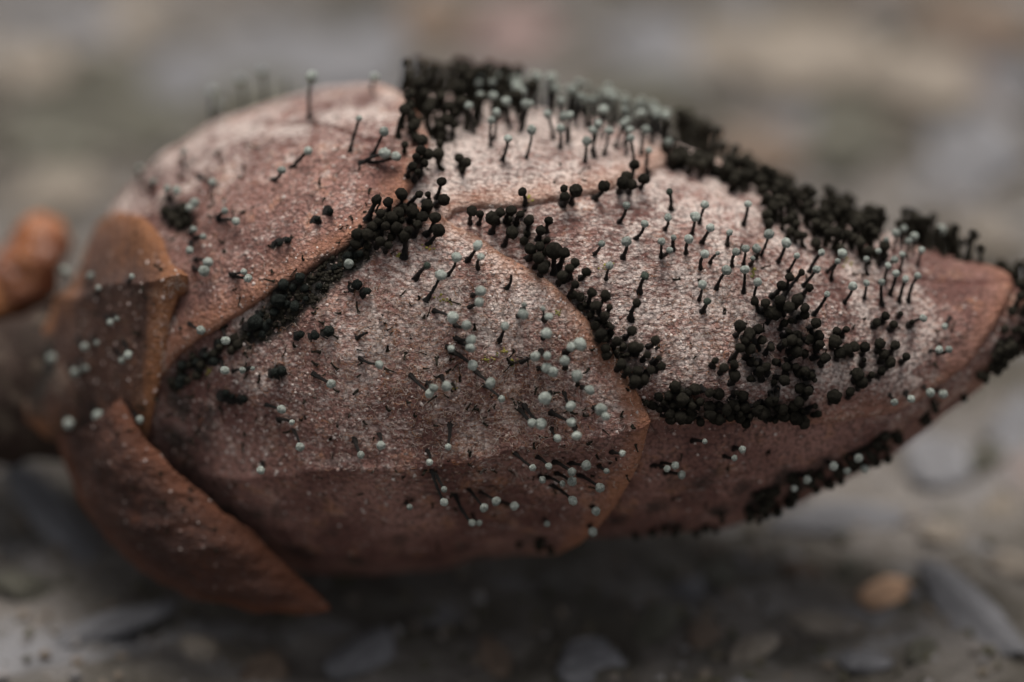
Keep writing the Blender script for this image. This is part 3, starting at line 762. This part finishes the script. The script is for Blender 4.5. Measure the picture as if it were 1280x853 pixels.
pin(639, 345, 634, 359, 'b', 1, region='front'); pin(459, 416, 448, 422, 'b', 1, region='front')
N_EXPL = len(PINS)

def inside(poly, x, y):
    c = False; j = len(poly) - 1
    for i in range(len(poly)):
        if (poly[i][1] > y) != (poly[j][1] > y) and x < (poly[j][0] - poly[i][0]) * (y - poly[i][1]) / (poly[j][1] - poly[i][1]) + poly[i][0]: c = not c
        j = i
    return c
def poly_mat(poly, n, kind, r, L, region, spread=0.25, mind=6):
    xs_ = [p[0] for p in poly]; ys_ = [p[1] for p in poly]; done = []; tries = 0
    while len(done) < n and tries < n * 40:
        tries += 1
        a, c = rng.uniform(min(xs_), max(xs_)), rng.uniform(min(ys_), max(ys_))
        if not inside(poly, a, c) or any((a - u) ** 2 + (c - v) ** 2 < mind * mind for u, v in done): continue
        done.append((a, c)); P, nn = cast_px(a, c)
        mat_pin(P, nn, kind, rng.uniform(*r), rng.uniform(*L), spread, region)
def band_mat(c0, c1, p0, p1, n, kind, r, L, region, spread=0.2, mind=0.26, lean=(0.05, 0, 0.1)):
    done = []; tries = 0
    while len(done) < n and tries < n * 40:
        tries += 1
        c = rng.uniform(c0, c1); f = (c - c0) / (c1 - c0)
        lo_, hi_ = (p0(f) if callable(p0) else p0), (p1(f) if callable(p1) else p1)
        ph_ = math.radians(rng.uniform(lo_, hi_)); x = px(c); q = np.array([x, ph_ * 9])
        if any(np.linalg.norm(q - u) < mind for u in done): continue
        done.append(q); h = cast_xphi(x, ph_)
        if h: mat_pin(h[0], h[1], kind, rng.uniform(*r), rng.uniform(*L), spread, region, lean)
D_R, D_L = (0.19, 0.29), (0.45, 1.0)
# crowded dark patches
poly_mat([(935, 388), (985, 378), (1018, 402), (1024, 450), (1012, 500), (965, 500), (938, 475), (925, 435)], 52, 'd', (0.10, 0.24), (0.2, 0.85), 'patch', mind=7)
poly_mat([(806, 490), (860, 482), (930, 494), (990, 505), (1030, 508), (1020, 524), (900, 526), (818, 524)], 66, 'd', (0.10, 0.24), (0.1, 0.5), 'hem', mind=6)
poly_mat([(300, 420), (345, 375), (400, 335), (450, 305), (462, 316), (420, 345), (365, 395), (320, 422)], 22, 'l', (0.09, 0.2), (0.03, 0.2), 'crust', mind=6)
poly_mat([(296, 424), (345, 372), (400, 332), (452, 302), (466, 316), (424, 348), (367, 400), (320, 428)], 170, 'd', (0.035, 0.10), (0.02, 0.2), 'smallcrust', mind=2, spread=0.5)
poly_mat([(208, 482), (240, 444), (300, 415), (312, 430), (270, 450), (225, 490)], 22, 'l', (0.12, 0.2), (0.12, 0.3), 'crust', mind=7)
poly_mat([(205, 268), (228, 262), (240, 275), (225, 285), (205, 282)], 9, 'l', (0.16, 0.24), (0.15, 0.4), 'crust', mind=7)
poly_mat([(700, 350), (760, 400), (800, 470), (812, 520), (790, 480), (740, 420)], 22, 'd', (0.08, 0.2), (0.1, 0.4), 'seamC', mind=6)
poly_mat([(455, 285), (500, 262), (545, 262), (530, 290), (480, 312), (450, 310)], 18, 'd', (0.12, 0.23), (0.2, 0.6), 'seamA', mind=7)
poly_mat([(600, 268), (660, 270), (700, 320), (690, 345), (650, 310)], 12, 'd', (0.11, 0.2), (0.15, 0.4), 'seamC', mind=8)
N_NEAR = len(PINS)
band_mat(500, 650, lambda f: 44 + 20 * f, 100, 84, 'd', (0.15, 0.27), (0.45, 1.6), 'crest', spread=0.3)
band_mat(508, 580, 41, 64, 24, 'd', (0.15, 0.25), (0.4, 1.1), 'crest', spread=0.3)
band_mat(835, 905, 63, 71, 16, 'd', (0.2, 0.28), (0.35, 0.8), 'ridge')
band_mat(905, 1095, lambda f: 62 - 8 * f, 100, 165, 'd', (0.11, 0.23), (0.35, 1.0), 'ridge', mind=0.2)
band_mat(940, 1092, lambda f: 44 - 2 * f, lambda f: 62 - 8 * f, 42, 'd', (0.14, 0.24), (0.3, 0.9), 'ridge', mind=0.3)
band_mat(1110, 1330, 70, 110, 50, 'd', (0.15, 0.22), (0.5, 1.1), 'tipback')
band_mat(1225, 1345, -50, -5, 75, 'd', (0.11, 0.23), (0.2, 0.7), 'tipfront', mind=0.22)
band_mat(1140, 1250, -58, -40, 14, 'd', (0.1, 0.2), (0.15, 0.45), 'tipfront', mind=0.22)
band_mat(1250, 1345, 5, 60, 40, 'd', (0.17, 0.24), (0.35, 0.8), 'tipfront', mind=0.22)
band_mat(925, 1115, lambda f: -74 + 8 * f, lambda f: -52 + 6 * f, 48, 'd', (0.12, 0.24), (0.15, 0.5), 'belly')
band_mat(640, 900, -78, -62, 14, 'd', (0.12, 0.2), (0.15, 0.4), 'belly')
band_mat(845, 895, 88, 100, 14, 'd', (0.2, 0.28), (0.8, 1.4), 'crest')
# pale rows on the top scale
band_mat(590, 835, lambda f: 43 + 13 * f, 105, 112, 'p', (0.14, 0.19), (0.95, 1.35), 'top', spread=0.13, mind=0.30)
band_mat(520, 640, 80, 110, 24, 'p', (0.15, 0.2), (1.1, 1.6), 'top', spread=0.13)
band_mat(1110, 1200, 70, 105, 20, 'p', (0.14, 0.2), (0.9, 1.3), 'tiptop', spread=0.15)
band_mat(850, 890, 95, 110, 6, 'p', (0.15, 0.2), (1.3, 1.7), 'top', spread=0.13)

LAB = {('p', 'front'): ('pale fungus pin amid the fine hairs of the front scale', 'pale pins amid the hairs of the front scale'),
 ('p', 'keel'): ('pale long-stalked fungus pin in the shade below the front scale keel', 'pale pins below the keel'),
 ('p', 'base'): ('pale fungus pin on the front scale close to the base bracts', 'pale pins of the front scale near the bracts'),
 ('p', 'under'): ('pale fungus pin standing just below the black seam cluster', 'pale pins below the seam cluster'),
 ('p', 'point'): ('pale fungus pin clustered near the red point of the front scale', 'pale pins near the red point'),
 ('p', 'redtip'): ('pale slim fungus pin near the red tip of the pinkish scale', 'pale pins near the red tip'),
 ('p', 'orangeedge'): ('pale fungus pin between the orange edge and the black seam pins', 'pale pins by the orange edge'),
 ('d', 'arm'): ('black fungus pin in the arm of pins between patch and red tip', 'black pins in the arm of the patch'),
 ('d', 'trail'): ('black fungus pin standing loose beside the dense black patch', 'loose black pins beside the patch'),
 ('b', 'front'): ('bare headless black fungus stalk on the front scale', 'headless stalks on the front scale'),
 ('m', 'front'): ('grey-green fungus pin leaning beside the dark seam cluster', 'grey-green pin by the seam'),
 ('p', 'upper'): ('pale grey-green fungus pin on the round-tipped upper scale', 'pale pins on the upper scale'),
 ('p', 'bract'): ('small pale fungus pin on the keeled bract at the bud base', 'pale pins on the keeled bract'),
 ('p', 'tip'): ('pale green fungus pin on the pinkish scale with the red tip', 'pale pins on the red-tipped scale'),
 ('m', 'tip'): ('half-dark grey-green fungus pin on the red-tipped pinkish scale', 'grey-green pins on the red-tipped scale'),
 ('p', 'low'): ('pale fungus pin on the shaded underside scale', 'pale pins on the underside scale'),
 ('p', 'top'): ('pale fungus pin in the upright rows on the top scale', 'pale pins on the top scale'),
 ('p', 'tiptop'): ('pale fungus pin on the back edge above the bud tip', 'pale pins above the bud tip'),
 ('d', 'seamA'): ('black fungus pin crowded under the rounded tip of the upper scale', 'black pins at the upper scale tip'),
 ('d', 'seamC'): ('black fungus pin along the seam beside the front scale', 'black pins along the front scale seam'),
 ('d', 'patch'): ('black fungus pin in the dense patch amid the red-tipped scale', 'black pins in the dense patch'),
 ('d', 'hem'): ('black fungus pin along the lower hem of the red-tipped scale', 'black pins along the lower hem'),
 ('d', 'crust'): ('low black fungus knob in the crust along the upper scale edge', 'black knobs along the upper scale edge'),
 ('l', 'crust'): ('small frosted black fungus knob beside the bud base', 'frosted knobs by the bud base'),
 ('l', 'lump'): ('frosted dark fungus lump sitting on the reddish scale skin', 'frosted lumps on the scales'),
 ('d', 'crest'): ('black fungus pin in the clump on top behind the rounded tip', 'black pins on the top crest'),
 ('d', 'ridge'): ('black fungus pin in the dark ridge above the red-tipped scale', 'black pins on the dark ridge')}
HOLD = {}
def holder(P, u, name):
    o = bpy.data.objects.new(name, None); col.objects.link(o)
    o.empty_display_size = 0.0005
    q = Vector((0, 0, 1)).rotation_difference(Vector(u)) @ Quaternion((0, 0, 1), rng.uniform(0, 6.28))
    o.matrix_world = Matrix.LocRotScale(Vector(P * MM), q, None)
    return o
dark_rest = []
cnt = {'p': 0, 'd': 0}
for i, (P, u, L, r, kind, reg) in enumerate(PINS):
    fam = 'p' if kind in 'pm' else 'd'
    P = P - u * 0.06
    if kind != 'b' and ((fam == 'd' and (cnt['d'] >= 296 or (kind, reg) not in LAB)) or (fam == 'p' and cnt['p'] >= 305)):
        dark_rest.append((P, u, L, r, kind)); continue
    cnt[fam] += 1
    nm = {'p': 'pale_fungus_pin', 'm': 'grey_green_fungus_pin', 'd': 'black_fungus_pin', 'l': 'fungus_lump', 'b': 'fungus_stalk'}[kind]
    lab, grp_ = LAB[(kind, reg)]
    k = int(rng.integers(len(SMESH)))
    sr = {'p': 0.062, 'm': 0.07, 'd': 0.085, 'l': 0.13, 'b': 0.05}[kind] * rng.uniform(0.85, 1.2)
    if kind == 'b':
        o = holder(P, u, nm)
        s = obj('stalk', SMESH[k], parent=o); s.scale = (sr, sr, L + 0.06)
        hd = obj('base', head_mesh(0, 'd'), parent=o); hd.scale = (0.1, 0.1, 0.06)
    else:
        o = holder(P, u, nm)
        s = obj('stalk', SMESH[k], parent=o); s.scale = (sr, sr, L + 0.06)
        hd = obj('head', head_mesh(int(rng.integers(len(HEADS))), kind), parent=o)
        hd.location = (0, 0, (L + 0.06) * MM); hd.scale = (r, r * rng.uniform(0.92, 1.08), r * rng.uniform(0.9, 1.08))
        hd.rotation_euler = (rng.uniform(-.3, .3), rng.uniform(-.3, .3), rng.uniform(0, 6))
    o['label'] = lab; o['category'] = 'fungus'; o['group'] = grp_
# the rest of the crowd
def rot_to(u):
    return np.array(Vector((0, 0, 1)).rotation_difference(Vector(u)).to_matrix())
insq, inst = [], []
for P, u, L, r, kind in dark_rest:
    R = rot_to(u)
    V, F = ICO2
    q = V * (1 + 0.06 * fbm(V * 5 + 10 * rng.random(), 7, 2))[:, None] * r
    inst.append(((q + [0, 0, L]) @ R.T + P, F))
    Vs, Fs = STALKS[int(rng.integers(len(STALKS)))]
    Fs = np.concatenate([Fs[:, [0, 1, 2]], Fs[:, [0, 2, 3]]])
    inst.append(((Vs * [0.085, 0.085, L]) @ R.T + P, Fs))
BZ = [(330, 260, 90, 70, 5), (230, 230, 40, 40, 3), (330, 480, 80, 60, 5), (480, 420, 90, 60, 3), (570, 480, 80, 50, 4), (690, 510, 60, 40, 3), (620, 600, 90, 30, 3), (900, 400, 90, 60, 2), (1080, 380, 70, 60, 2), (130, 430, 50, 60, 2), (650, 220, 80, 20, 1), (880, 580, 60, 30, 2), (250, 560, 40, 60, 3)]
BP = np.array([z[4] for z in BZ]) / sum(z[4] for z in BZ)
for k in range(430):
    z = BZ[int(rng.choice(len(BZ), p=BP))]
    hit, nrm, idx, dist = BVH.ray_cast(Vector(CAM), Vector(raydir(rng.normal(z[0], z[2]), rng.normal(z[1], z[3]))))
    if hit is None: continue
    P, n = np.array(hit), np.array(nrm)
    if n @ FWD > 0: n = -n
    u = n + rng.normal(size=3) * 0.9; u += n * max(0, 0.2 - u @ n); u /= np.linalg.norm(u)
    Vs, Fs = STALKS[int(rng.integers(len(STALKS)))]
    Fs = np.concatenate([Fs[:, [0, 1, 2]], Fs[:, [0, 2, 3]]]); w_ = rng.uniform(0.018, 0.05)
    inst.append(((Vs * [w_, w_, rng.uniform(0.06, 0.45)]) @ rot_to(u).T + P - u * 0.03, Fs))
V, F = merge(inst)
obj('fungus_mat', mesh_np('fungus_mat', V, F), M_DARK, kind='stuff', label='dense black fungus mat along the edges and tip of the bud', category='fungus')

# black mycelium where dark pins crowd; the smears add soot and painted shade
gw, gh = 440, 180
soot_shade = np.zeros((gw, gh))
for P, u, L, r, kind, reg in PINS:
    wgt = {'d': 1.0, 'l': 0.9, 'p': 0.12, 'm': 0.2, 'b': 0.2}[kind]
    x = P[0]; q = P - UP * Cz(x) + FWD * YAW * x; ph_ = math.atan2(q @ UP, q @ -FWD)
    ix, iy = (x + 22) / 44 * gw, (ph_ + math.pi) / (2 * math.pi) * gh
    I, J = np.meshgrid(np.arange(int(ix) - 7, int(ix) + 8), np.arange(int(iy) - 4, int(iy) + 5), indexing='ij')
    Rr = max(float(Rc(np.array([x]))[0]), 1.5)
    dd = ((I + 0.5 - ix) * 0.1) ** 2 + ((J + 0.5 - iy) * 2 * math.pi / gh * Rr) ** 2
    np.add.at(soot_shade, (np.clip(I, 0, gw - 1), J % gh), wgt * np.exp(-dd / 0.07))
SMEAR_SHADE = [(880, 622, 1), (930, 628, 1), (980, 612, 1), (1030, 598, .9), (820, 655, 1), (900, 660, 1.2), (950, 645, 1.2), (770, 672, 1), (1000, 630, 1), (840, 682, 1.2), (720, 690, 1), (600, 700, .9), (660, 700, .9), (850, 560, .3), (940, 560, .3),  # shade of the belly and underside scale, painted into the skin
         (158, 232, .5), (185, 205, .5), (215, 190, .45), (240, 178, .4), (268, 166, .35), (178, 250, .5), (205, 262, .4), (350, 640, .7), (420, 665, .8), (500, 672, .7), (580, 682, .7), (660, 672, .6), (280, 605, .7), (318, 640, .8), (370, 690, .8), (450, 705, .8), (540, 700, .7), (250, 540, .5), (330, 560, .35), (720, 650, .5), (400, 620, .4), (480, 620, .35), (840, 620, .5), (900, 600, .4), (860, 650, .6),  # soot on the upper left; bottom of the bud darkened
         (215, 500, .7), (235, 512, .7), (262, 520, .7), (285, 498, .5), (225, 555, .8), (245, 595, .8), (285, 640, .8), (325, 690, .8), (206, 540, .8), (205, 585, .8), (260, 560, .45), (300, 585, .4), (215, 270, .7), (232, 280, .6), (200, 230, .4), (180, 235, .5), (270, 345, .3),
         (500, 330, .35), (470, 370, .3), (560, 440, .4), (600, 470, .4), (530, 480, .4), (690, 515, .45), (660, 500, .4), (700, 480, .35), (560, 600, .5), (600, 620, .5), (545, 585, .5), (700, 600, .45), (350, 470, .4), (60, 450, .9), (45, 500, 1.), (75, 535, 1.), (100, 530, .8), (50, 470, .9), (120, 545, .6), (150, 430, .4), (110, 480, .5), (145, 470, .4), (120, 370, .3), (430, 700, .5), (500, 690, .4), (600, 690, .4), (390, 700, .6)]  # soot marks, plus shade painted on the bract's lower left
for a, c, wgt in SMEAR_SHADE:
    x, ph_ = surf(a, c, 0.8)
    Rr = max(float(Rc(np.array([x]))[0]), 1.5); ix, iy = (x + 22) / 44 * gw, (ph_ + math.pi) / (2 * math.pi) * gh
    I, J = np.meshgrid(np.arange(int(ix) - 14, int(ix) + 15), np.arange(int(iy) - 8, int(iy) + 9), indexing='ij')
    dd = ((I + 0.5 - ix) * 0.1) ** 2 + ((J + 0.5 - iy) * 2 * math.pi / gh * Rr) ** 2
    np.add.at(soot_shade, (np.clip(I, 0, gw - 1), J % gh), wgt * 2.0 * np.exp(-dd / 0.30))
soot_shade = 1 - np.exp(-soot_shade * 0.75)
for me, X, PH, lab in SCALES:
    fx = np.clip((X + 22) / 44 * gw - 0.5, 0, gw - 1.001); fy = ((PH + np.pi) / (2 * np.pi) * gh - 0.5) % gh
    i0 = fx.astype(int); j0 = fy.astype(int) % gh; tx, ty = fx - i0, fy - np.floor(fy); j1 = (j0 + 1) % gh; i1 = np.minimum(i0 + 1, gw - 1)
    attr(me, 'soot_shade', soot_shade[i0, j0] * (1 - tx) * (1 - ty) + soot_shade[i1, j0] * tx * (1 - ty) + soot_shade[i0, j1] * (1 - tx) * ty + soot_shade[i1, j1] * tx * ty)

# ------------------------------------------------------------------ fine hairs and waxy grains on the skin
def tangent(n):
    a = np.cross(n, [0.3, 0.2, 0.9]); a /= np.linalg.norm(a)
    return a, np.cross(n, a)
def spot(zones):
    z = zones[int(rng.choice(len(zones), p=np.array([q[4] for q in zones]) / sum(q[4] for q in zones)))]
    return rng.normal(z[0], z[2]), rng.normal(z[1], z[3])
FZ = [(560, 500, 90, 60, 5), (480, 420, 60, 50, 3), (640, 520, 60, 40, 3), (700, 440, 60, 60, 1.6), (860, 430, 60, 50, 2), (330, 480, 60, 50, 1), (620, 380, 60, 40, 1), (620, 600, 80, 30, 1), (400, 240, 80, 60, .5), (900, 350, 90, 50, .8), (206, 425, 5, 40, .5), (225, 355, 10, 6, .3)]
Vs, Fs, tn, n0 = [], [], [], 0
for k in range(5200):
    a, c = spot(FZ)
    d = raydir(a, c); hit, nrm, idx, dist = BVH.ray_cast(Vector(CAM), Vector(d))
    if hit is None: continue
    P = np.array(hit); n = np.array(nrm)
    if n @ d > 0: n = -n
    e1, e2 = tangent(n); ang = rng.uniform(0, 6.28); Ln = 0.10 + 0.42 * rng.random() ** 1.6; seg = 5; rad = rng.uniform(0.005, 0.010)
    pts = []; curv = rng.normal(0, 0.5)
    for s in range(seg + 1):
        pts.append(P + n * (0.012 + 0.05 * math.sin(math.pi * s / seg) * rng.uniform(.3, 1.3)))
        ang += curv + rng.normal(0, 0.35); P = P + (e1 * math.cos(ang) + e2 * math.sin(ang)) * Ln / seg
        h = BVH.find_nearest(Vector(P)); P = np.array(h[0])
    pts = np.array(pts); T = np.gradient(pts, axis=0)
    A = np.cross(T, n); A /= np.linalg.norm(A, axis=1)[:, None] + 1e-9
    ring = np.stack([pts + A * rad, pts - A * rad * 0.5 + n * rad * 0.87, pts - A * rad * 0.5 - n * rad * 0.87], 1)
    Vs.append(ring.reshape(-1, 3)); Fs.append(grid_faces(seg + 1, 3, True) + n0); n0 += (seg + 1) * 3
    tn.append(np.full((seg + 1) * 3, rng.random()))
me = mesh_np('surface_hairs', np.concatenate(Vs), np.concatenate(Fs)); attr(me, 'tone', np.concatenate(tn))
def tone_mat(name, c0, c1, c2, rough=0.7):
    m, nt, b = new_mat(name, rough, 0.3)
    g = N(nt); t = g.attr('tone')
    c = g.mix(g.ramp(t, 0.05, 0.5), c0, c1); c = g.mix(g.ramp(t, 0.6, 0.95), c, c2)
    g.link(c, b.inputs['Base Color']); return m
obj('surface_hairs', me, tone_mat('hair', (0.30, 0.12, 0.045), (0.38, 0.26, 0.20), (0.60, 0.51, 0.44)), bud, kind='stuff')
GZN = [(560, 470, 130, 90, 5), (350, 530, 80, 60, 4), (330, 300, 90, 70, 3), (860, 400, 90, 80, 4), (650, 400, 70, 60, 2), (1000, 350, 120, 80, 1.5), (130, 430, 50, 60, .8), (420, 180, 70, 50, 1), (700, 560, 100, 50, 1)]
Vs, Fs, tn, n0 = [], [], [], 0
V0, F0 = ICO1
for k in range(5200):
    a, c = spot(GZN)
    d = raydir(a, c); hit, nrm, idx, dist = BVH.ray_cast(Vector(CAM), Vector(d))
    if hit is None: continue
    P = np.array(hit); n = np.array(nrm)
    if n @ d > 0: n = -n
    r = 0.016 + 0.06 * rng.random() ** 2.6
    R = rot_to(n)
    q = V0 * (1 + 0.2 * rng.normal(size=(len(V0), 1))) * np.array([r * rng.uniform(.8, 1.5), r, r * 0.55])
    a_ = rng.uniform(0, 6.28); Rz = np.array([[math.cos(a_), -math.sin(a_), 0], [math.sin(a_), math.cos(a_), 0], [0, 0, 1]])
    Vs.append(q @ Rz.T @ R.T + P); Fs.append(F0 + n0); n0 += len(V0); tn.append(np.full(len(V0), rng.random()))
me = mesh_np('wax_grains', np.concatenate(Vs), np.concatenate(Fs)); attr(me, 'tone', np.concatenate(tn))
obj('wax_grains', me, tone_mat('wax_grain', (0.20, 0.11, 0.085), (0.36, 0.25, 0.215), (0.62, 0.53, 0.48), 0.6), bud, kind='stuff')
# a few yellow algal specks
Vs, Fs, n0 = [], [], 0
for (a, c, s) in [(757, 332, 6), (560, 375, 7), (552, 372, 5), (645, 452, 6), (628, 440, 5), (609, 450, 6), (537, 308, 6), (700, 390, 5), (940, 342, 5), (569, 484, 6), (262, 466, 5), (662, 247, 6), (1060, 330, 5), (500, 320, 4)]:
    for k in range(9):
        d = raydir(a + rng.normal(0, s * .6), c + rng.normal(0, s * .5)); hit, nrm, idx, dist = BVH.ray_cast(Vector(CAM), Vector(d))
        if hit is None: continue
        q = V0 * (1 + 0.2 * rng.normal(size=(len(V0), 1))) * rng.uniform(0.03, 0.07)
        Vs.append(q * [1, 1, 0.7] + np.array(hit)); Fs.append(F0 + n0); n0 += len(V0)
obj('algae_specks', mesh_np('algae_specks', np.concatenate(Vs), np.concatenate(Fs)), simple_mat('yellow_algae', ((0.32, 0.27, 0.06), (0.22, 0.21, 0.06)), 3000, 0.9), bud, kind='stuff')
print('PINS', len(PINS), cnt, 'rest', len(dark_rest))
